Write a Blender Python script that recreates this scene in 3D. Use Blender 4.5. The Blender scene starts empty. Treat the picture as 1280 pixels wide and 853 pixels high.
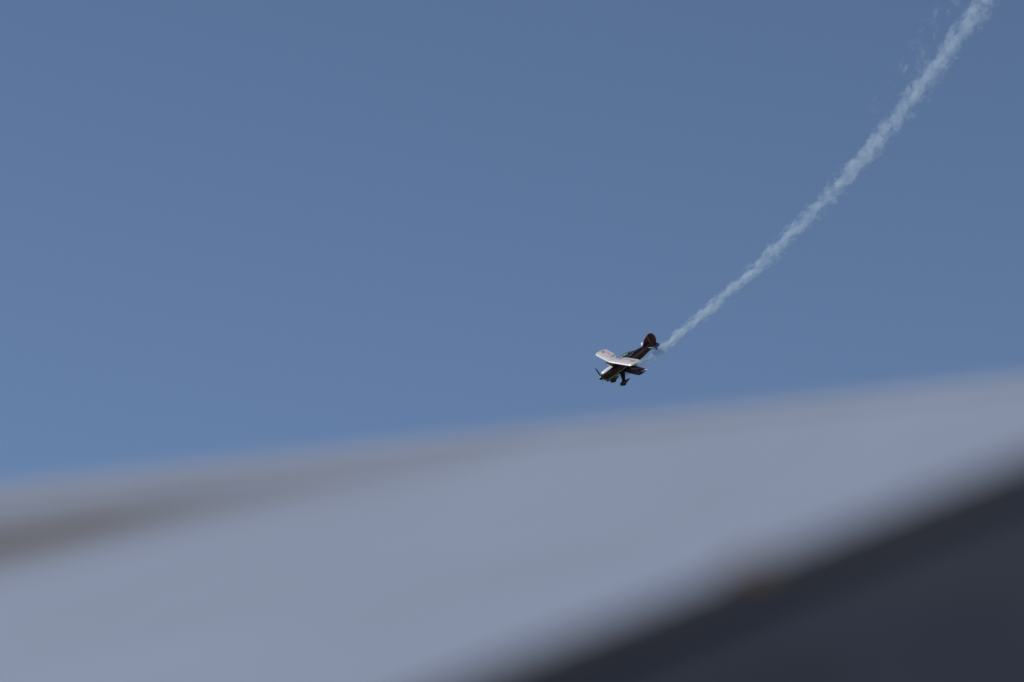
import bpy, bmesh, math, random
from mathutils import Matrix, Vector, Euler

R = math.radians
scene = bpy.context.scene
col = scene.collection
random.seed(7)

# ------------------------------------------------------------------ camera
cam_data = bpy.data.cameras.new('camera')
cam = bpy.data.objects.new('camera', cam_data)
col.objects.link(cam)
cam.location = (0.0, 0.0, 1.6)
cam.rotation_euler = (R(105), 0, 0)
cam_data.sensor_width = 36.0
cam_data.lens = 18.0 / math.tan(R(6))
cam_data.clip_start = 0.1
cam_data.clip_end = 20000
cam_data.dof.use_dof = True
cam_data.dof.focus_distance = 386.0
cam_data.dof.aperture_fstop = 2.05
cam_data.dof.aperture_blades = 9
scene.camera = cam

# ------------------------------------------------------------------ sky, sun, exposure
SUN_EL, SUN_AZ = 40.67, -81.27
world = bpy.data.worlds.new('World')
scene.world = world
world.use_nodes = True
wn = world.node_tree
sky = wn.nodes.new('ShaderNodeTexSky')
sky.sky_type = 'NISHITA'
sky.sun_disc = False
sky.sun_elevation = R(SUN_EL)
sky.sun_rotation = R(SUN_AZ)
sky.altitude = 2000
sky.air_density = 0.70
sky.dust_density = 1.0
sky.ozone_density = 1.3
wn.links.new(sky.outputs[0], wn.nodes['Background'].inputs[0])
wn.nodes['Background'].inputs[1].default_value = 0.1

sd = bpy.data.lights.new('sun', 'SUN')
sd.energy = 3.6
sd.angle = R(0.53)
sd.color = (1.0, 0.955, 0.89)
sun = bpy.data.objects.new('sun', sd)
col.objects.link(sun)
sdir = Vector((math.sin(R(SUN_AZ)) * math.cos(R(SUN_EL)), math.cos(R(SUN_AZ)) * math.cos(R(SUN_EL)), math.sin(R(SUN_EL))))
sun.rotation_euler = sdir.to_track_quat('Z', 'Y').to_euler()
sun.location = (-30, 5, 30)

scene.render.engine = 'CYCLES'
scene.view_settings.view_transform = 'Standard'
scene.view_settings.look = 'None'
scene.view_settings.exposure = -0.03
scene.view_settings.gamma = 1.0
scene.view_settings.use_curve_mapping = False
scene.cycles.use_denoising = True
scene.cycles.volume_max_steps = 1024
scene.cycles.volume_bounces = 2


# ------------------------------------------------------------------ helpers
def material(name, color, rough=0.5, metal=0.0, coat=0.0, noise=0.0, nscale=8.0, bump=0.0):
    m = bpy.data.materials.new(name)
    m.use_nodes = True
    nt = m.node_tree
    b = nt.nodes['Principled BSDF']
    b.inputs['Roughness'].default_value = rough
    b.inputs['Metallic'].default_value = metal
    b.inputs['Coat Weight'].default_value = coat
    b.inputs['Coat Roughness'].default_value = 0.06
    tc = nt.nodes.new('ShaderNodeTexCoord')
    nz = nt.nodes.new('ShaderNodeTexNoise')
    nz.inputs['Scale'].default_value = nscale
    nz.inputs['Detail'].default_value = 5
    nt.links.new(tc.outputs['Object'], nz.inputs['Vector'])
    mx = nt.nodes.new('ShaderNodeMix')
    mx.data_type = 'RGBA'
    mx.inputs['A'].default_value = (*[c * (1 - noise) for c in color], 1)
    mx.inputs['B'].default_value = (*[min(1, c * (1 + noise)) for c in color], 1)
    nt.links.new(nz.outputs['Fac'], mx.inputs['Factor'])
    nt.links.new(mx.outputs['Result'], b.inputs['Base Color'])
    if bump:
        bp = nt.nodes.new('ShaderNodeBump')
        bp.inputs['Strength'].default_value = bump
        bp.inputs['Distance'].default_value = 0.01
        nt.links.new(nz.outputs['Fac'], bp.inputs['Height'])
        nt.links.new(bp.outputs['Normal'], b.inputs['Normal'])
    return m


def mth(nt, op, a, b=None, c=None, clamp=False):
    n = nt.nodes.new('ShaderNodeMath')
    n.operation = op
    n.use_clamp = clamp
    for i, v in enumerate((a, b, c)):
        if v is None:
            continue
        if isinstance(v, (int, float)):
            n.inputs[i].default_value = v
        else:
            nt.links.new(v, n.inputs[i])
    return n.outputs[0]


def mixc(nt, fac, a, b):
    n = nt.nodes.new('ShaderNodeMix')
    n.data_type = 'RGBA'
    nt.links.new(fac, n.inputs['Factor'])
    for k, v in (('A', a), ('B', b)):
        if isinstance(v, tuple):
            n.inputs[k].default_value = (*v, 1)
        else:
            nt.links.new(v, n.inputs[k])
    return n.outputs['Result']


def mesh_obj(name, verts, faces, mats, parent=None, smooth=True, fmat=None):
    me = bpy.data.meshes.new(name)
    me.from_pydata([tuple(v) for v in verts], [], faces)
    bm = bmesh.new()
    bm.from_mesh(me)
    bmesh.ops.recalc_face_normals(bm, faces=bm.faces)
    bm.to_mesh(me)
    bm.free()
    if not isinstance(mats, (list, tuple)):
        mats = [mats]
    for m in mats:
        me.materials.append(m)
    for i, p in enumerate(me.polygons):
        p.use_smooth = smooth
        if fmat:
            p.material_index = fmat(p)
    if smooth:
        try:
            me.set_sharp_from_angle(angle=R(50))
        except Exception:
            pass
    o = bpy.data.objects.new(name, me)
    col.objects.link(o)
    if parent is not None:
        o.parent = parent
    return o


def loft(name, rings, mats, parent=None, caps=True, fmat=None, smooth=True):
    n = len(rings[0])
    v, f = [], []
    for r in rings:
        v += list(r)
    for i in range(len(rings) - 1):
        for j in range(n):
            a, b = i * n + j, i * n + (j + 1) % n
            f.append((a, b, b + n, a + n))
    if caps:
        f.append(tuple(range(n)))
        f.append(tuple(range((len(rings) - 1) * n, len(rings) * n)))
    return mesh_obj(name, v, f, mats, parent, smooth, fmat)


def tube(name, pts, radii, mat, parent=None, seg=10, flat=1.0):
    pts = [Vector(p) for p in pts]
    if isinstance(radii, (int, float)):
        radii = [radii] * len(pts)
    rings = []
    for i, p in enumerate(pts):
        t = (pts[min(i + 1, len(pts) - 1)] - pts[max(i - 1, 0)]).normalized()
        ref = Vector((1, 0, 0)) if abs(t.x) < 0.8 else Vector((0, 0, 1))
        a = (ref - t * ref.dot(t)).normalized()
        b = t.cross(a)
        rings.append([p + a * (math.cos(2 * math.pi * k / seg) * radii[i]) + b * (math.sin(2 * math.pi * k / seg) * radii[i] * flat) for k in range(seg)])
    return loft(name, rings, mat, parent)


def box(name, lo, hi, mat, parent=None, bevel=0.0, matrix=None):
    bm = bmesh.new()
    bmesh.ops.create_cube(bm, size=1)
    for v in bm.verts:
        v.co = Vector([lo[i] + (v.co[i] + 0.5) * (hi[i] - lo[i]) for i in range(3)])
    if bevel:
        bmesh.ops.bevel(bm, geom=bm.edges[:], offset=bevel, segments=2, affect='EDGES')
    if matrix:
        bmesh.ops.transform(bm, matrix=matrix, verts=bm.verts)
    me = bpy.data.meshes.new(name)
    bm.to_mesh(me)
    bm.free()
    me.materials.append(mat)
    o = bpy.data.objects.new(name, me)
    col.objects.link(o)
    if parent is not None:
        o.parent = parent
    return o


def thing(name, label, cat, loc=(0, 0, 0), rot=None, group=None):
    o = bpy.data.objects.new(name, None)
    o.empty_display_size = 0.3
    col.objects.link(o)
    o.location = loc
    if rot is not None:
        o.rotation_euler = rot
    o['label'] = label
    o['category'] = cat
    if group:
        o['group'] = group
    return o


# ------------------------------------------------------------------ ground
gm = material('short_grass', (0.075, 0.10, 0.035), 0.95, noise=0.45, nscale=0.6)
g = mesh_obj('ground', [(-6000, -6000, 0), (6000, -6000, 0), (6000, 6000, 0), (-6000, 6000, 0)], [(0, 1, 2, 3)], gm, smooth=False)
g['kind'] = 'structure'
g['label'] = 'short grass airfield ground stretching to the horizon'

# ------------------------------------------------------------------ pale roofed building (out of focus)
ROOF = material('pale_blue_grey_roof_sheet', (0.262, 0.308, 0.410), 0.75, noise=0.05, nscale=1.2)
WALL = material('cream_render_wall', (0.50, 0.49, 0.46), 0.85, noise=0.06, nscale=3)
TRIM = material('white_painted_trim', (0.72, 0.72, 0.70), 0.5, noise=0.03)
DOORM = material('grey_painted_door', (0.18, 0.20, 0.23), 0.5, noise=0.05)
GLASSD = material('dark_window_glass', (0.02, 0.025, 0.03), 0.05)

# dull weathered patches on the roof sheet, plus one grey streak fanning from the ridge
nt = ROOF.node_tree
base = nt.nodes['Mix'].outputs['Result']
tc = nt.nodes['Texture Coordinate']
n2 = nt.nodes.new('ShaderNodeTexNoise')
n2.inputs['Scale'].default_value = 0.9
n2.inputs['Detail'].default_value = 3
n2.inputs['Distortion'].default_value = 0.8
mp = nt.nodes.new('ShaderNodeMapping')
mp.inputs['Scale'].default_value = (1.0, 0.35, 1.0)
nt.links.new(tc.outputs['Object'], mp.inputs['Vector'])
nt.links.new(mp.outputs['Vector'], n2.inputs['Vector'])
sp = nt.nodes.new('ShaderNodeSeparateXYZ')
nt.links.new(tc.outputs['Object'], sp.inputs[0])
c = mixc(nt, mth(nt, 'MULTIPLY', mth(nt, 'SUBTRACT', n2.outputs['Fac'], 0.35), 1.6, clamp=True), base, (0.225, 0.262, 0.335))
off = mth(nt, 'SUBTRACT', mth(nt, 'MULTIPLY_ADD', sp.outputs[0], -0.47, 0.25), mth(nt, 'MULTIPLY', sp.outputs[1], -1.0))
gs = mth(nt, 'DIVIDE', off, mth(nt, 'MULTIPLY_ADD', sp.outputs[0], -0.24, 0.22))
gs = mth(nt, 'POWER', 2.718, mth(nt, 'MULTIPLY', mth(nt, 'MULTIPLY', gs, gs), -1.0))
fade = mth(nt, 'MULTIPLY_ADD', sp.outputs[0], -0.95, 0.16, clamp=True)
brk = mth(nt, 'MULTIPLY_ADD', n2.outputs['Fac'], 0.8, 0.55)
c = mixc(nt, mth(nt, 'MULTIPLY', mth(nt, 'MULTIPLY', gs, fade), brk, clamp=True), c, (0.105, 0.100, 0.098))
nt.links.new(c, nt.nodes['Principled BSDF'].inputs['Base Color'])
RZ = math.atan2(-0.405, 0.914)          # ridge direction
hut = thing('building', 'out of focus pale blue grey roof slope across the lower frame', 'building', (0.0, 12.0, 0.0), (0, 0, RZ))
RH = 4.576
HALF, RUN, DROP = 4.2, 2.7, 1.26        # local x along the ridge, local -y towards the camera
TH = 0.05


def slope(sign):
    y0, y1 = 0.0, sign * RUN
    n = 28
    v, f = [], []
    for i in range(n + 1):
        x = -HALF + 2 * HALF * i / n
        for (y, z) in ((y0, RH), (y1, RH - DROP), (y1, RH - DROP - TH), (y0, RH - TH)):
            v.append((x, y, z))
    for i in range(n):
        for j in range(4):
            a, b = i * 4 + j, i * 4 + (j + 1) % 4
            f.append((a, b, b + 4, a + 4))
    f += [(0, 1, 2, 3), tuple(range(n * 4, n * 4 + 4))]
    return v, f


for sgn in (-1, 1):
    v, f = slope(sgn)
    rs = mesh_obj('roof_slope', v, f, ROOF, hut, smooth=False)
    # eaves gutter
    tube('gutter', [(-HALF, sgn * (RUN + 0.05), RH - DROP - 0.07), (HALF, sgn * (RUN + 0.05), RH - DROP - 0.07)], 0.055, TRIM, hut, 12)
# ridge cap, a folded strip
sl = DROP / RUN
rv = []
for x in (-HALF - 0.02, HALF + 0.02):
    for (y, dz) in ((-0.16, -0.16 * sl + 0.003), (-0.156, -0.156 * sl + 0.009), (-0.004, 0.0085), (0.004, 0.0085), (0.156, -0.156 * sl + 0.009), (0.16, -0.16 * sl + 0.003)):
        rv.append((x, y, RH + dz))
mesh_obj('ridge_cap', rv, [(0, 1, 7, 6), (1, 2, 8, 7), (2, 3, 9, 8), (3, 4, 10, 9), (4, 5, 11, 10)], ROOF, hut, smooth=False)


# walls under the roof
for (lo, hi) in (((-HALF + 0.3, -RUN + 0.35, 0), (HALF - 0.3, -RUN + 0.5, RH - DROP + 0.05)), ((-HALF + 0.3, RUN - 0.5, 0), (HALF - 0.3, RUN - 0.35, RH - DROP + 0.05))):
    box('wall', lo, hi, WALL, hut)
for sx in (-1, 1):
    x0, x1 = sx * (HALF - 0.3), sx * (HALF - 0.45)
    pr = [(-RUN + 0.5, 0), (RUN - 0.5, 0), (RUN - 0.5, RH - DROP + 0.1), (0, RH - 0.09), (-RUN + 0.5, RH - DROP + 0.1)]
    loft('gable_wall', [[(x, y, z) for y, z in pr] for x in (x0, x1)], WALL, hut, smooth=False)
    for sgn in (-1, 1):
        rings = []
        for (y, z) in ((0.01 * sgn, RH - 0.055), (sgn * RUN, RH - DROP - 0.055)):
            rings.append([(sx * HALF, y, z - 0.16), (sx * HALF, y, z), (sx * (HALF - 0.025), y, z), (sx * (HALF - 0.025), y, z - 0.16)])
        loft('bargeboard', rings, TRIM, hut, smooth=False)
yw = -RUN + 0.35
d = box('door', (-0.45, yw - 0.03, 0.02), (0.45, yw + 0.005, 2.05), DOORM, hut, 0.006)
tube('handle', [(0.33, yw - 0.075, 0.98), (0.33, yw - 0.075, 1.12)], 0.012, TRIM, d, 8)
for xc in (-2.2, 2.2):
    w = box('window', (xc - 0.6, yw - 0.012, 1.0), (xc + 0.6, yw + 0.005, 2.0), GLASSD, hut)
    for (lo, hi) in (((xc - 0.66, yw - 0.03, 0.94), (xc - 0.6, yw + 0.004, 2.06)), ((xc + 0.6, yw - 0.03, 0.94), (xc + 0.66, yw + 0.004, 2.06)),
                     ((xc - 0.6, yw - 0.03, 2.0), (xc + 0.6, yw + 0.004, 2.06)), ((xc - 0.6, yw - 0.05, 0.94), (xc + 0.6, yw + 0.004, 1.0))):
        box('window_frame', lo, hi, TRIM, w)

# ------------------------------------------------------------------ dark canopy tent (nearest, out of focus)
FAB = material('dark_navy_canopy_fabric', (0.0165, 0.0225, 0.040), 0.9, noise=0.75, nscale=4.5)
POLE = material('grey_powder_coated_steel', (0.30, 0.31, 0.33), 0.45, 0.6)
TAN = material('tan_webbing', (0.115, 0.082, 0.066), 0.8, noise=0.1)
nt = FAB.node_tree                      # dust bloom on the cloth
n2 = nt.nodes.new('ShaderNodeTexNoise')
n2.inputs['Scale'].default_value = 3.4
n2.inputs['Detail'].default_value = 3
nt.links.new(nt.nodes['Texture Coordinate'].outputs['Object'], n2.inputs['Vector'])
dust = mth(nt, 'MULTIPLY', mth(nt, 'SUBTRACT', n2.outputs['Fac'], 0.47), 5.0, clamp=True)
nt.links.new(mixc(nt, dust, nt.nodes['Mix'].outputs['Result'], (0.025, 0.031, 0.047)), nt.nodes['Principled BSDF'].inputs['Base Color'])
for m_ in (FAB,):
    m_.node_tree.nodes['Principled BSDF'].inputs['Specular IOR Level'].default_value = 0.25
PX, PY, PZ = 0.8603, 5.900, 3.114        # peak
EZ = 2.163
tent = thing('canopy_tent', 'out of focus dark navy canopy roof in the lower right corner', 'canopy tent', (PX, PY, 0.0))
cx, cy = -0.9809 - PX, 4.8394 - PY
corners = [Vector((cx, cy, EZ)), Vector((-cy, cx, EZ)), Vector((-cx, -cy, EZ)), Vector((cy, -cx, EZ))]
peak = Vector((0, 0, PZ))
for k in range(4):
    a, b = corners[k], corners[(k + 1) % 4]
    n = 14
    v, f = [], []
    idx = {}
    for i in range(n + 1):
        for j in range(n + 1 - i):
            s, t = i / n, j / n
            q = 1 - s - t
            p = peak * q + a * s + b * t
            p.z -= 0.9 * s * t * q + 0.05 * 4 * s * t * (s + t)      # fabric sags between the hips
            idx[i, j] = len(v)
            v.append(p)
    m = len(v)
    v += [p - Vector((0, 0, 0.002)) for p in v]
    for i in range(n):
        for j in range(n - i):
            f.append((idx[i, j], idx[i + 1, j], idx[i, j + 1]))
            if i + j < n - 1:
                f.append((idx[i + 1, j], idx[i + 1, j + 1], idx[i, j + 1]))
    f += [tuple(x + m for x in reversed(t)) for t in f]
    mesh_obj('roof_panel', v, f, FAB, tent)
    # valance strip
    vv, ff = [], []
    out = ((a + b) / 2).copy(); out.z = 0; out.normalize()
    for i in range(21):
        t = i / 20
        p = a.lerp(b, t) + out * 0.006
        p.z -= 0.05 * 4 * t * (1 - t) 
        hang = 0.22 + 0.03 * abs(math.sin(t * math.pi * 7))
        for dz, oo in ((0.0, 0), (-hang, 0), (-hang, 0.004), (0.0, 0.004)):
            vv.append(p + Vector((0, 0, dz)) + out * oo)
    for i in range(20):
        for j in range(4):
            x, y = i * 4 + j, i * 4 + (j + 1) % 4
            ff.append((x, y, y + 4, x + 4))
    mesh_obj('valance', vv, ff, FAB, tent)
    # leg with foot plate
    lx = a * 0.985
    ang = math.atan2(a.y, a.x)
    mtx = Matrix.Translation((lx.x, lx.y, 0)) @ Matrix.Rotation(ang, 4, 'Z')
    leg = box('leg', (-0.022, -0.022, 0.006), (0.022, 0.022, EZ - 0.02), POLE, tent, 0.004, mtx)
    box('foot_plate', (-0.06, -0.06, 0.0), (0.06, 0.06, 0.008), POLE, leg, 0.0, mtx)
    # scissor bars between legs
    p0, p1 = a * 0.98, b * 0.98
    for i in range(2):
        q0, q1 = p0.lerp(p1, i / 2), p0.lerp(p1, (i + 1) / 2)
        tube('truss_bar', [(q0.x, q0.y, EZ - 0.08), (q1.x, q1.y, EZ - 0.42)], 0.011, POLE, tent, 6)
        tube('truss_bar', [(q0.x, q0.y, EZ - 0.42), (q1.x, q1.y, EZ - 0.08)], 0.011, POLE, tent, 6)
# black tape sewn over the four hips
TAPE = material('black_hip_tape', (0.009, 0.011, 0.018), 0.9, noise=0.1)
for a in corners:
    hd = (a - peak).normalized()
    side = hd.cross(Vector((0, 0, 1))).normalized()
    up = side.cross(hd)
    if up.z < 0:
        up = -up
    rings = []
    for k in range(9):
        c0 = peak.lerp(a, k / 8)
        rings.append([c0 + side * 0.075 - up * 0.024, c0 + side * 0.012 + up * 0.004, c0 + up * 0.007, c0 - side * 0.012 + up * 0.004, c0 - side * 0.075 - up * 0.024, c0 - up * 0.006])
    loft('hip_tape', rings, TAPE, tent)
# tan webbing strap lying on the hip that faces the camera
a = corners[0]
hd = (a - peak).normalized()
side = hd.cross(Vector((0, 0, 1))).normalized()
up = side.cross(hd)
if up.z < 0:
    up = -up
ctr = peak.lerp(a, 0.319)
rings = []
for s in (-0.022, 0.022):
    c0 = ctr + hd * s
    rings.append([c0 + side * 0.05 - up * 0.008, c0 + side * 0.02 + up * 0.009, c0 + up * 0.016, c0 - side * 0.02 + up * 0.009, c0 - side * 0.05 - up * 0.008, c0 - up * 0.004])
loft('webbing_strap', rings, TAN, tent, smooth=False)
tube('peak_cap', [(0, 0, PZ - 0.02), (0, 0, PZ + 0.012), (0, 0, PZ + 0.02)], [0.07, 0.06, 0.02], POLE, tent, 14)

# ------------------------------------------------------------------ biplane
# local frame: x forward (0 at the propeller hub), y to the left wing, z up
rotm = Matrix(((-0.79823, 0.46424, -0.3838), (-0.19984, -0.8052, -0.55832), (-0.56823, -0.36897, 0.73551)))
plane = thing('biplane', 'small dark red and white aerobatic biplane diving with smoke behind', 'airplane', (7.0986, 372.5387, 98.4243), rotm.to_euler())


def paint(name):
    m = bpy.data.materials.new(name)
    m.use_nodes = True
    nt = m.node_tree
    b = nt.nodes['Principled BSDF']
    b.inputs['Roughness'].default_value = 0.35
    b.inputs['Coat Weight'].default_value = 0.6
    b.inputs['Coat Roughness'].default_value = 0.05
    tc = nt.nodes.new('ShaderNodeTexCoord')
    sp = nt.nodes.new('ShaderNodeSeparateXYZ')
    nt.links.new(tc.outputs['Object'], sp.inputs[0])
    return m, nt, b, sp.outputs[0], sp.outputs[1], sp.outputs[2]


BLACKRED = (0.036, 0.005, 0.011)
RED = (0.20, 0.012, 0.018)
WHITE = (0.80, 0.78, 0.78)
NAVY = (0.010, 0.012, 0.022)
PALE = (0.40, 0.39, 0.34)

# fuselage paint: dark body, red flash along the flank, pale pinstripe under it
M_FUS, nt, b, x, y, z = paint('fuselage_paint')
line = mth(nt, 'MULTIPLY_ADD', x, -0.085, -0.30)                  # stripe centre rises towards the tail
dz = mth(nt, 'SUBTRACT', z, line)
red = mth(nt, 'LESS_THAN', mth(nt, 'ABSOLUTE', mth(nt, 'SUBTRACT', dz, 0.14)), mth(nt, 'MULTIPLY_ADD', x, 0.012, 0.135))
pin = mth(nt, 'MULTIPLY', mth(nt, 'LESS_THAN', mth(nt, 'ABSOLUTE', mth(nt, 'ADD', dz, 0.03)), 0.042), mth(nt, 'GREATER_THAN', x, -2.9))
c = mixc(nt, red, BLACKRED, RED)
c = mixc(nt, pin, c, PALE)
nt.links.new(c, b.inputs['Base Color'])

M_COWL, nt, b, x, y, z = paint('cowling_paint')
top = mth(nt, 'GREATER_THAN', z, mth(nt, 'MULTIPLY_ADD', x, -0.10, 0.27))
line = mth(nt, 'MULTIPLY_ADD', x, -0.085, -0.30)
pin = mth(nt, 'LESS_THAN', mth(nt, 'ABSOLUTE', mth(nt, 'SUBTRACT', mth(nt, 'ADD', z, 0.03), line)), 0.05)
c = mixc(nt, top, BLACKRED, WHITE)
c = mixc(nt, pin, c, PALE)
nt.links.new(c, b.inputs['Base Color'])


def wing_paint(name, base, ray, lo, hi, n, patch=None):
    m, nt, b, x, y, z = paint(name)
    ay = mth(nt, 'ABSOLUTE', y)
    ang = mth(nt, 'ARCTAN2', mth(nt, 'ADD', x, 1.15), ay)        # rays fan out from the centre section
    w = mth(nt, 'SINE', mth(nt, 'MULTIPLY', ang, n))
    r = mth(nt, 'MULTIPLY', mth(nt, 'GREATER_THAN', w, 0.35), mth(nt, 'MULTIPLY', mth(nt, 'GREATER_THAN', ay, lo), mth(nt, 'LESS_THAN', ay, hi)))
    c = mixc(nt, r, base, ray)
    if patch:
        lo2, hi2, xx0, xx1, colr = patch
        q = mth(nt, 'MULTIPLY', mth(nt, 'MULTIPLY', mth(nt, 'GREATER_THAN', ay, lo2), mth(nt, 'LESS_THAN', ay, hi2)), mth(nt, 'MULTIPLY', mth(nt, 'GREATER_THAN', x, xx0), mth(nt, 'LESS_THAN', x, xx1)))
        c = mixc(nt, q, c, colr)
    nt.links.new(c, b.inputs['Base Color'])
    return m


M_UTOP, nt, b, x, y, z = paint('upper_wing_top_paint')
ay = mth(nt, 'ABSOLUTE', y)
sx_ = mth(nt, 'ADD', x, mth(nt, 'MULTIPLY', ay, 0.30))            # slanted swashes over the white wing


def band(v, lo, hi, soft):
    a_ = mth(nt, 'DIVIDE', mth(nt, 'SUBTRACT', v, lo), soft, clamp=True)
    b_ = mth(nt, 'DIVIDE', mth(nt, 'SUBTRACT', hi, v), soft, clamp=True)
    return mth(nt, 'MULTIPLY', a_, b_)


c = mixc(nt, mth(nt, 'MULTIPLY', band(ay, 2.05, 2.75, 0.12), band(sx_, -1.42, -1.10, 0.06)), (0.58, 0.545, 0.55), (0.40, 0.22, 0.19))
c = mixc(nt, mth(nt, 'MULTIPLY', band(ay, 0.42, 0.95, 0.10), band(x, -2.3, -1.66, 0.08)), c, (0.43, 0.26, 0.23))
c = mixc(nt, mth(nt, 'MULTIPLY', band(ay, 1.0, 2.0, 0.25), band(sx_, -1.66, -1.44, 0.05)), c, (0.50, 0.40, 0.40))
nt.links.new(c, b.inputs['Base Color'])
M_UBOT = wing_paint('upper_wing_underside_paint', (0.035, 0.012, 0.018), (0.10, 0.02, 0.03), 1.2, 3.2, 30.0)
M_LTOP = wing_paint('lower_wing_paint', (0.020, 0.012, 0.020), (0.06, 0.015, 0.02), 0.8, 2.2, 24.0, (2.42, 2.78, -2.74, -2.28, (0.80, 0.80, 0.80)))
M_LE = material('white_leading_edge', (0.80, 0.78, 0.78), 0.25, coat=0.8)
M_TAIL = material('tail_paint', (0.125, 0.007, 0.018), 0.4, coat=0.3, noise=0.25, nscale=3)
M_TAILN = material('tail_dark_paint', (0.012, 0.014, 0.022), 0.35, coat=0.6)
M_STAB_LIT = material('sunlit_stabilizer_white', (0.80, 0.79, 0.78), 0.25, coat=0.8)
M_DARK = material('black_rubber', (0.012, 0.012, 0.013), 0.7)
M_SPAT = material('spat_paint', (0.020, 0.008, 0.012), 0.35, coat=0.6)
M_STEEL = material('bare_steel', (0.42, 0.42, 0.43), 0.3, 1.0)
M_PROP = material('grey_composite_blade', (0.075, 0.075, 0.08), 0.4)
M_SPIN = material('polished_spinner', (0.10, 0.10, 0.105), 0.2, 0.8)
M_GLASS = bpy.data.materials.new('canopy_perspex')
M_GLASS.use_nodes = True
b = M_GLASS.node_tree.nodes['Principled BSDF']
b.inputs['Base Color'].default_value = (0.55, 0.72, 0.70, 1)
b.inputs['Roughness'].default_value = 0.03
b.inputs['Transmission Weight'].default_value = 0.85
b.inputs['IOR'].default_value = 1.2
b.inputs['Coat Weight'].default_value = 1.0


def sect(x, top, bot, hw, n=28, e=2.5):
    zc, hh = (top + bot) / 2, (top - bot) / 2
    out = []
    for k in range(n):
        a = 2 * math.pi * k / n
        ca, sa = math.cos(a), math.sin(a)
        out.append((x, hw * math.copysign(abs(ca) ** (2 / e), ca), zc + hh * math.copysign(abs(sa) ** (2 / e), sa)))
    return out


fus = loft('fuselage', [sect(*s) for s in ((-0.98, 0.40, -0.45, 0.40), (-1.3, 0.42, -0.49, 0.42), (-1.7, 0.44, -0.53, 0.43), (-2.2, 0.46, -0.55, 0.43), (-2.7, 0.46, -0.53, 0.41),
           (-3.2, 0.46, -0.49, 0.37), (-3.7, 0.44, -0.42, 0.31), (-4.2, 0.41, -0.33, 0.24), (-4.6, 0.38, -0.24, 0.17), (-4.9, 0.34, -0.16, 0.10), (-4.97, 0.32, -0.14, 0.07))], M_FUS, plane)
# engine cowling with intakes
rc = []
for (xx, r) in ((-0.10, 0.20), (-0.11, 0.27), (-0.15, 0.335), (-0.24, 0.385), (-0.4, 0.42), (-0.7, 0.445), (-1.05, 0.455), (-1.12, 0.45)):
    rc.append(sect(xx, r * 0.95, -r * 1.04, r, e=2.2))
cowl = loft('cowling', rc, M_COWL, plane)
for s in (-1, 1):
    tube('air_intake', [(-0.2, s * 0.235, 0.02), (-0.112, s * 0.235, 0.02)], 0.075, M_DARK, cowl, 14)
    tube('exhaust_pipe', [(-0.85, s * 0.2, -0.38), (-1.0, s * 0.2, -0.5), (-1.25, s * 0.2, -0.56)], 0.04, M_STEEL, cowl, 10)
tube('chin_scoop', [(-0.25, 0, -0.40), (-0.32, 0, -0.46), (-0.6, 0, -0.49), (-0.9, 0, -0.44)], [0.07, 0.10, 0.10, 0.05], M_SPAT, cowl, 12, 1.3)
# spinner and three blades
tube('spinner', [(-0.12, 0, 0), (-0.02, 0, 0), (0.08, 0, 0), (0.17, 0, 0), (0.235, 0, 0), (0.255, 0, 0)], [0.185, 0.18, 0.155, 0.11, 0.05, 0.004], M_SPIN, plane, 20)
for ang in (118, 236, 356):
    dv = Vector((0, math.cos(R(ang)), math.sin(R(ang))))
    tv = Vector((0, -math.sin(R(ang)), math.cos(R(ang))))
    rings = []
    for (r, ch, th, tw) in ((0.10, 0.05, 0.05, 60), (0.2, 0.075, 0.04, 52), (0.35, 0.14, 0.028, 40), (0.55, 0.155, 0.02, 30), (0.75, 0.135, 0.014, 23), (0.9, 0.09, 0.009, 19), (0.97, 0.03, 0.005, 18)):
        fw = Vector((1, 0, 0))
        cdir = tv * math.cos(R(tw)) + fw * math.sin(R(tw))
        ndir = fw * math.cos(R(tw)) - tv * math.sin(R(tw))
        ctr = dv * r + Vector((0.0, 0, 0))
        rings.append([ctr + cdir * (ch / 2 * math.cos(2 * math.pi * k / 10)) + ndir * (th / 2 * math.sin(2 * math.pi * k / 10)) for k in range(10)])
    loft('propeller_blade', rings, M_PROP, plane)

# wings
FOIL = [(0.0, 0.0), (0.012, 0.030), (0.05, 0.056), (0.12, 0.078), (0.25, 0.092), (0.40, 0.090), (0.60, 0.070), (0.80, 0.040), (0.93, 0.016), (1.0, 0.003)]
LOW = [(0.93, -0.006), (0.80, -0.014), (0.60, -0.028), (0.40, -0.040), (0.25, -0.044), (0.12, -0.040), (0.05, -0.030), (0.012, -0.016)]
PROF = FOIL + LOW


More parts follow.
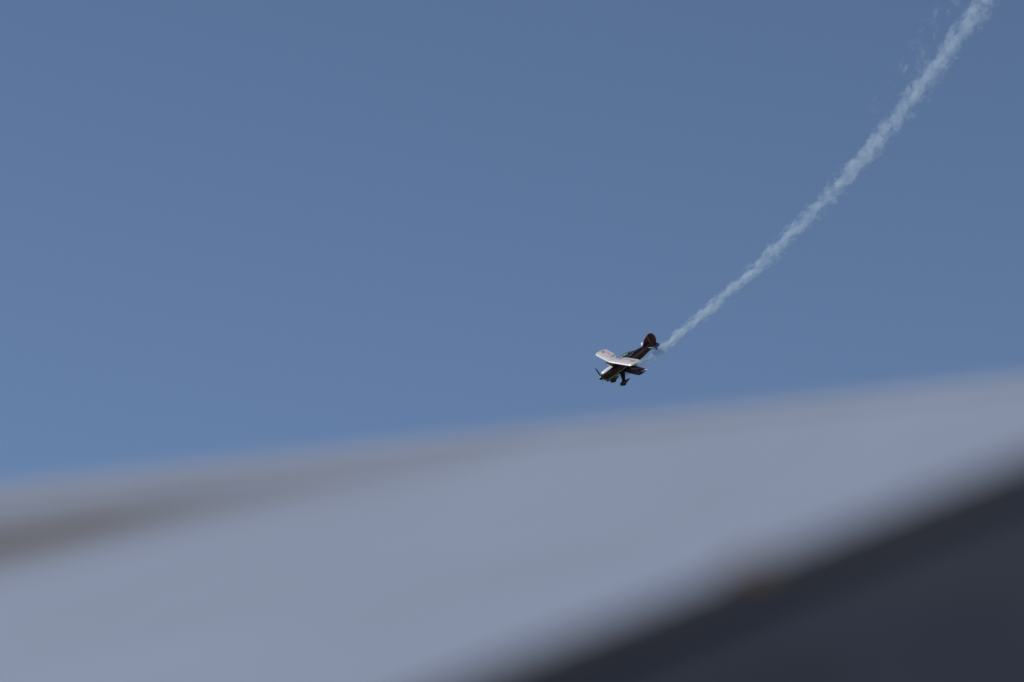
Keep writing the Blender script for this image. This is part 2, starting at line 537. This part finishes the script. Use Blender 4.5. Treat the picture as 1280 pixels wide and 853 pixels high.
def wing(name, y0, y1, le, chord, zf, mats, span, tip_len=0.42, cut=0.0, ribs=0.30):
    n = int((y1 - y0) / 0.075)
    rings = []
    ys = [y0 + (y1 - y0) * i / n for i in range(n + 1)]
    ext = []
    for yy in ys:
        d_tip = span - abs(yy)
        if d_tip < tip_len:
            q = 1 - max(d_tip, 0) / tip_len
            k = math.sqrt(max(0.0, 1 - q * q)) * 0.94 + 0.06
        else:
            k = 1.0
        ext.append(k)
    for yy, k in zip(ys, ext):
        lx = le(yy)
        c0 = chord
        cc = c0
        if cut and abs(yy) < 0.75:
            cc -= cut * (0.5 + 0.5 * math.cos(math.pi * abs(yy) / 0.75))
        c1 = c0 * (0.35 + 0.65 * k) if k < 1 else cc
        if k < 1:
            lx -= c0 * (1 - k) * 0.22
        tk = 1.0 + 0.07 * abs(math.cos(math.pi * yy / ribs))
        tz = min(1.0, 0.25 + 0.75 * k)
        rings.append([(lx - u * c1, yy, zf(yy) + w * c0 * tz * (tk if w > 0 else 1.0)) for (u, w) in PROF])
    npf = len(PROF)
    nq = len(rings) - 1

    def fm(p):
        if p.index >= nq * npf:
            return 0
        j = p.index % npf
        if j in (0, 1) or j == npf - 1:
            return 1
        return 0 if j < 9 else 2
    o = loft(name, rings, mats, plane, fmat=fm)
    return o


def aileron(parent, y0, y1, le, chord, zf, mats):
    rings = []
    n = 10
    for i in range(n + 1):
        yy = y0 + (y1 - y0) * i / n
        lx = le(yy)
        pr = [(0.74, 0.058), (0.84, 0.038), (0.94, 0.019), (1.012, 0.006), (1.012, -0.004), (0.94, -0.011), (0.84, -0.019), (0.74, -0.026)]
        rings.append([(lx - u * chord, yy, zf(yy) + w * chord) for (u, w) in pr])
    return loft('aileron', rings, mats, parent, fmat=lambda p: 0 if (p.index % 8) < 3 else 1)


SW = math.tan(R(6.5))
ule = lambda yy: -1.10 - SW * abs(yy)
uz = lambda yy: 0.74
uw = wing('upper_wing', -3.05, 3.05, ule, 1.0, uz, [M_UTOP, M_LE, M_UBOT], 3.05, cut=0.30)
for s in (-1, 1):
    aileron(uw, s * 1.25, s * 2.62, ule, 1.0, uz, [M_UTOP, M_UBOT])
lle = lambda yy: -1.78
lz = lambda yy: -0.43 + 0.03 * abs(yy)
for s in (-1, 1):
    lw = wing('lower_wing', *( (0.30, 2.88) if s > 0 else (-2.88, -0.30) ), lle, 0.98, lz, [M_LTOP, M_LTOP, M_UBOT], 2.88)
    aileron(lw, s * 1.2, s * 2.42, lle, 0.98, lz, [M_LTOP, M_UBOT])
    # interplane struts, cabane struts, wires
    yy = s * 2.05
    for (xu, xl) in ((ule(yy) - 0.18, lle(yy) - 0.18), (ule(yy) - 0.68, lle(yy) - 0.68)):
        tube('interplane_strut', [(xu, yy, 0.72), (xl, yy, lz(yy) + 0.05)], 0.026, M_STAB_LIT if False else M_SPAT, plane, 8, 0.5)
    for (xa, xb) in ((-1.22, -1.32), (-1.75, -1.95)):
        tube('cabane_strut', [(xa, s * 0.36, 0.74), (xb, s * 0.30, 0.38)], 0.022, M_SPAT, plane, 8, 0.6)
    for xo in (0.0, 0.08):
        tube('flying_wire', [(-1.9 - xo, s * 0.40, -0.40), (ule(yy) - 0.42 - xo, yy, 0.73)], 0.006, M_STEEL, plane, 5)
        tube('landing_wire', [(-1.55 - xo, s * 0.38, 0.73), (lle(yy) - 0.42 - xo, yy, lz(yy) + 0.06)], 0.006, M_STEEL, plane, 5)


# tail surfaces
def plate(name, outline, axis, off, th, mat, parent):
    n = len(outline)
    cx_, cz_ = sum(p[0] for p in outline) / n, sum(p[1] for p in outline) / n
    rings = []
    for (k, h) in ((0.93, th / 2), (0.985, th * 0.38), (1.0, 0.0), (0.985, -th * 0.38), (0.93, -th / 2)):
        ring = []
        for (px, pq) in outline:
            a_, b_ = cx_ + (px - cx_) * k, cz_ + (pq - cz_) * k
            ring.append((a_, off + h, b_) if axis == 'y' else (a_, b_, off + h))
        rings.append(ring)
    return loft(name, rings, mat, parent)


plate('fin', [(-4.10, 0.36), (-4.32, 0.50), (-4.48, 0.68), (-4.66, 0.87), (-4.82, 0.97), (-4.97, 1.02), (-4.97, 0.30), (-4.5, 0.33)], 'y', 0.0, 0.07, M_TAIL, plane)
plate('rudder', [(-4.985, 1.025), (-5.15, 1.06), (-5.32, 1.03), (-5.47, 0.92), (-5.57, 0.74), (-5.61, 0.52), (-5.58, 0.28), (-5.48, 0.04), (-5.34, -0.16), (-5.15, -0.22), (-4.985, -0.16)], 'y', 0.0, 0.06, M_TAIL, plane)
for s in (-1, 1):
    plate('stabilizer', [(-4.42, s * 0.10), (-4.50, s * 0.55), (-4.60, s * 0.95), (-4.70, s * 1.13), (-4.82, s * 1.22), (-4.93, s * 1.25), (-4.93, s * 0.08)], 'z', 0.20, 0.06, M_STAB_LIT if s < 0 else M_TAILN, plane)  # far stabilizer coloured white for its sunlit glint, near one left dark
    plate('elevator', [(-4.945, s * 1.25), (-5.08, s * 1.22), (-5.22, s * 1.08), (-5.32, s * 0.8), (-5.33, s * 0.4), (-5.25, s * 0.14), (-4.945, s * 0.09)], 'z', 0.20, 0.05, M_TAILN, plane)
    tube('tail_wire', [(-4.85, s * 0.75, 0.22), (-4.9, s * 0.02, 0.75)], 0.006, M_STEEL, plane, 5)
    tube('tail_wire', [(-4.85, s * 0.75, 0.18), (-4.9, s * 0.06, -0.12)], 0.006, M_STEEL, plane, 5)

# landing gear
for s in (-1, 1):
    gl = []
    for (q, x0, x1) in ((0.0, -1.42, -1.92), (0.35, -1.33, -1.74), (0.7, -1.22, -1.54), (1.0, -1.12, -1.36)):
        yy, zz = s * (0.30 + 0.50 * q), -0.40 - 0.62 * q
        th = 0.05 - 0.02 * q
        xm = (x0 + x1) / 2
        gl.append([(x0, yy, zz), (x0 * 0.8 + x1 * 0.2, yy + th * 0.5, zz), (xm, yy + th * 0.6, zz), (x0 * 0.15 + x1 * 0.85, yy + th * 0.25, zz), (x1, yy, zz), (x0 * 0.15 + x1 * 0.85, yy - th * 0.25, zz), (xm, yy - th * 0.6, zz), (x0 * 0.8 + x1 * 0.2, yy - th * 0.5, zz)])
    loft('gear_leg', gl, M_SPAT, plane)
    wh = tube('wheel', [(-1.2, s * 0.76, -1.07), (-1.2, s * 0.77, -1.07), (-1.2, s * 0.87, -1.07), (-1.2, s * 0.88, -1.07)], [0.16, 0.20, 0.20, 0.16], M_DARK, plane, 20)
    tube('hub_cap', [(-1.2, s * 0.876, -1.07), (-1.2, s * 0.90, -1.07)], [0.07, 0.05], M_STEEL, wh, 12)
    pr = []
    for (xx, h, w_) in ((-0.85, 0.03, 0.02), (-0.90, 0.12, 0.08), (-1.02, 0.18, 0.12), (-1.18, 0.20, 0.13), (-1.38, 0.15, 0.10), (-1.58, 0.10, 0.07), (-1.75, 0.05, 0.035), (-1.85, 0.015, 0.01)):
        zc = -1.035 + max(0, (-1.2 - xx)) * 0.06
        pr.append([(xx, s * 0.82 + w_ * math.cos(2 * math.pi * k / 16), zc + h * math.sin(2 * math.pi * k / 16)) for k in range(16)])
    loft('wheel_spat', pr, M_SPAT, plane)
tube('tail_spring', [(-4.75, 0, -0.18), (-5.05, 0, -0.30), (-5.25, 0, -0.38)], [0.03, 0.02, 0.015], M_STEEL, plane, 8)
tw = tube('tail_wheel', [(-5.28, -0.03, -0.42), (-5.28, -0.022, -0.42), (-5.28, 0.022, -0.42), (-5.28, 0.03, -0.42)], [0.05, 0.075, 0.075, 0.05], M_DARK, plane, 14)

# bubble canopy over the cockpit, frame and headrest fairing
cr = []
for (xx, h, w_) in ((-1.98, 0.02, 0.24), (-2.15, 0.16, 0.27), (-2.35, 0.27, 0.285), (-2.6, 0.31, 0.29), (-2.9, 0.27, 0.27), (-3.2, 0.18, 0.22), (-3.5, 0.07, 0.13), (-3.62, 0.01, 0.05)):
    cr.append([(xx, w_ * math.cos(math.pi * k / 14), 0.40 + (h + 0.02) * math.sin(math.pi * k / 14)) for k in range(15)])
can = loft('canopy', cr, M_GLASS, plane, caps=False)
tube('canopy_frame', [(-2.36, 0.287 * math.cos(math.pi * k / 16), 0.40 + 0.292 * math.sin(math.pi * k / 16)) for k in range(17)], 0.014, M_SPAT, can, 6)
tube('headrest', [(-2.95, 0, 0.42), (-2.95, 0, 0.56), (-2.95, 0, 0.60)], [0.10, 0.09, 0.05], M_DARK, plane, 12)

# ------------------------------------------------------------------ smoke trail (real scattering volume round the flown path)
em = Matrix(((0.66434, -0.64223, 0.38235), (0.06439, -0.46048, -0.88533), (0.74465, 0.61278, -0.26456)))
U0, U1 = -2.6, 62.0
A2, A1 = 0.00405, -0.1716


def axis(u):
    return A2 * u * u + A1 * u


def rad(u):
    return 0.40 + 0.0180 * max(u, 0)


rings = []
u = U0
while u <= U1:
    k = 1.55 if u < 20 else 1.55 + min(1.0, (u - 20) / 12) * 1.7
    t = Vector((1, 2 * A2 * u + A1, 0)).normalized()
    nn = Vector((-t.y, t.x, 0))
    rr = rad(u) * k * (0.45 if u == U0 else 1)
    rings.append([Vector((u, axis(u), 0)) + nn * (rr * math.cos(2 * math.pi * j / 16)) + Vector((0, 0, 1)) * (rr * math.sin(2 * math.pi * j / 16)) for j in range(16)])
    u += 1.3
SM = bpy.data.materials.new('oil_smoke')
SM.use_nodes = True
nt = SM.node_tree
nt.nodes.remove(nt.nodes['Principled BSDF'])
pv = nt.nodes.new('ShaderNodeVolumePrincipled')
pv.inputs['Color'].default_value = (0.73, 0.865, 1.0, 1)
pv.inputs['Anisotropy'].default_value = 0.1
nt.links.new(pv.outputs[0], nt.nodes['Material Output'].inputs['Volume'])
tc = nt.nodes.new('ShaderNodeTexCoord')
sp = nt.nodes.new('ShaderNodeSeparateXYZ')
nt.links.new(tc.outputs['Object'], sp.inputs[0])
x, y, z = sp.outputs
ax = mth(nt, 'MULTIPLY', x, mth(nt, 'MULTIPLY_ADD', x, A2, A1))
dv = mth(nt, 'SUBTRACT', y, ax)
xp = mth(nt, 'MAXIMUM', x, 0.0)
rr = mth(nt, 'MULTIPLY_ADD', xp, 0.0180, 0.40)
cb = nt.nodes.new('ShaderNodeCombineXYZ')
nt.links.new(mth(nt, 'MULTIPLY', x, 0.8), cb.inputs[0])
nt.links.new(mth(nt, 'DIVIDE', dv, mth(nt, 'MULTIPLY_ADD', rr, 0.6, 0.4)), cb.inputs[1])
nt.links.new(mth(nt, 'DIVIDE', z, mth(nt, 'MULTIPLY_ADD', rr, 0.6, 0.4)), cb.inputs[2])


def noise(scale, detail, rough, dist=0.0):
    n = nt.nodes.new('ShaderNodeTexNoise')
    n.inputs['Scale'].default_value = scale
    n.inputs['Detail'].default_value = detail
    n.inputs['Roughness'].default_value = rough
    n.inputs['Distortion'].default_value = dist
    nt.links.new(cb.outputs[0], n.inputs['Vector'])
    return n.outputs['Fac']


nb = noise(1.1, 3, 0.55, 0.5)
nf = noise(2.1, 4, 0.62, 0.6)
# the axis itself wanders a little
wob = noise(0.45, 1, 0.5)
dvw = mth(nt, 'SUBTRACT', dv, mth(nt, 'MULTIPLY', mth(nt, 'SUBTRACT', wob, 0.5), mth(nt, 'MULTIPLY', rr, 0.8)))
r2 = mth(nt, 'DIVIDE', mth(nt, 'SQRT', mth(nt, 'ADD', mth(nt, 'MULTIPLY', dvw, dvw), mth(nt, 'MULTIPLY', z, z))), rr)
den = mth(nt, 'SUBTRACT', 0.92, r2)
den = mth(nt, 'ADD', den, mth(nt, 'MULTIPLY', mth(nt, 'SUBTRACT', nb, 0.52), 2.6))
den = mth(nt, 'ADD', den, mth(nt, 'MULTIPLY', mth(nt, 'SUBTRACT', nf, 0.52), 3.0))
den = mth(nt, 'MULTIPLY', den, 1.6, clamp=True)
edge = mth(nt, 'MULTIPLY', mth(nt, 'SUBTRACT', 1.5, r2), 3.0, clamp=True)
den = mth(nt, 'MULTIPLY', den, edge)
big = noise(0.62, 2, 0.5, 0.8)
den = mth(nt, 'MULTIPLY', den, mth(nt, 'MULTIPLY_ADD', mth(nt, 'MULTIPLY', mth(nt, 'SUBTRACT', big, 0.36), 3.6, clamp=True), 1.15, 0.45))
# torn wisps thrown off to the upper side of the older smoke
ww = mth(nt, 'SUBTRACT', 1.0, mth(nt, 'MULTIPLY', mth(nt, 'ABSOLUTE', mth(nt, 'SUBTRACT', dv, mth(nt, 'MULTIPLY', rr, 2.2))), 0.95))
wz = mth(nt, 'SUBTRACT', 1.0, mth(nt, 'ABSOLUTE', z))
ws = mth(nt, 'MULTIPLY', mth(nt, 'MULTIPLY', mth(nt, 'SUBTRACT', nf, 0.47), 4.0, clamp=True), mth(nt, 'MULTIPLY', mth(nt, 'SUBTRACT', nb, 0.52), 6.0, clamp=True))
wisp = mth(nt, 'MULTIPLY', mth(nt, 'MAXIMUM', ww, 0.0), mth(nt, 'MULTIPLY', mth(nt, 'MAXIMUM', wz, 0.0), ws))
wisp = mth(nt, 'MULTIPLY', wisp, mth(nt, 'MULTIPLY', mth(nt, 'SUBTRACT', x, 26.0), 0.1, clamp=True))
den = mth(nt, 'ADD', den, mth(nt, 'MULTIPLY', wisp, 4.2))
# thins with age; thinner also just behind the exhaust
age = mth(nt, 'DIVIDE', 2.45, mth(nt, 'MULTIPLY_ADD', xp, 0.11, 1.0))
st = mth(nt, 'MULTIPLY_ADD', x, 0.30, 1.1, clamp=True)
den = mth(nt, 'MULTIPLY', mth(nt, 'MULTIPLY', den, age), mth(nt, 'MULTIPLY', st, 1.0))
nt.links.new(den, pv.inputs['Density'])
SM.cycles.volume_step_rate = 0.02
smoke = loft('smoke_trail', rings, SM)
smoke.matrix_world = Matrix.Translation((10.53, 373.52, 100.01)) @ em.to_4x4()
smoke['kind'] = 'stuff'
smoke['label'] = 'thin white smoke trail curving up behind the diving biplane'
smoke['category'] = 'smoke'
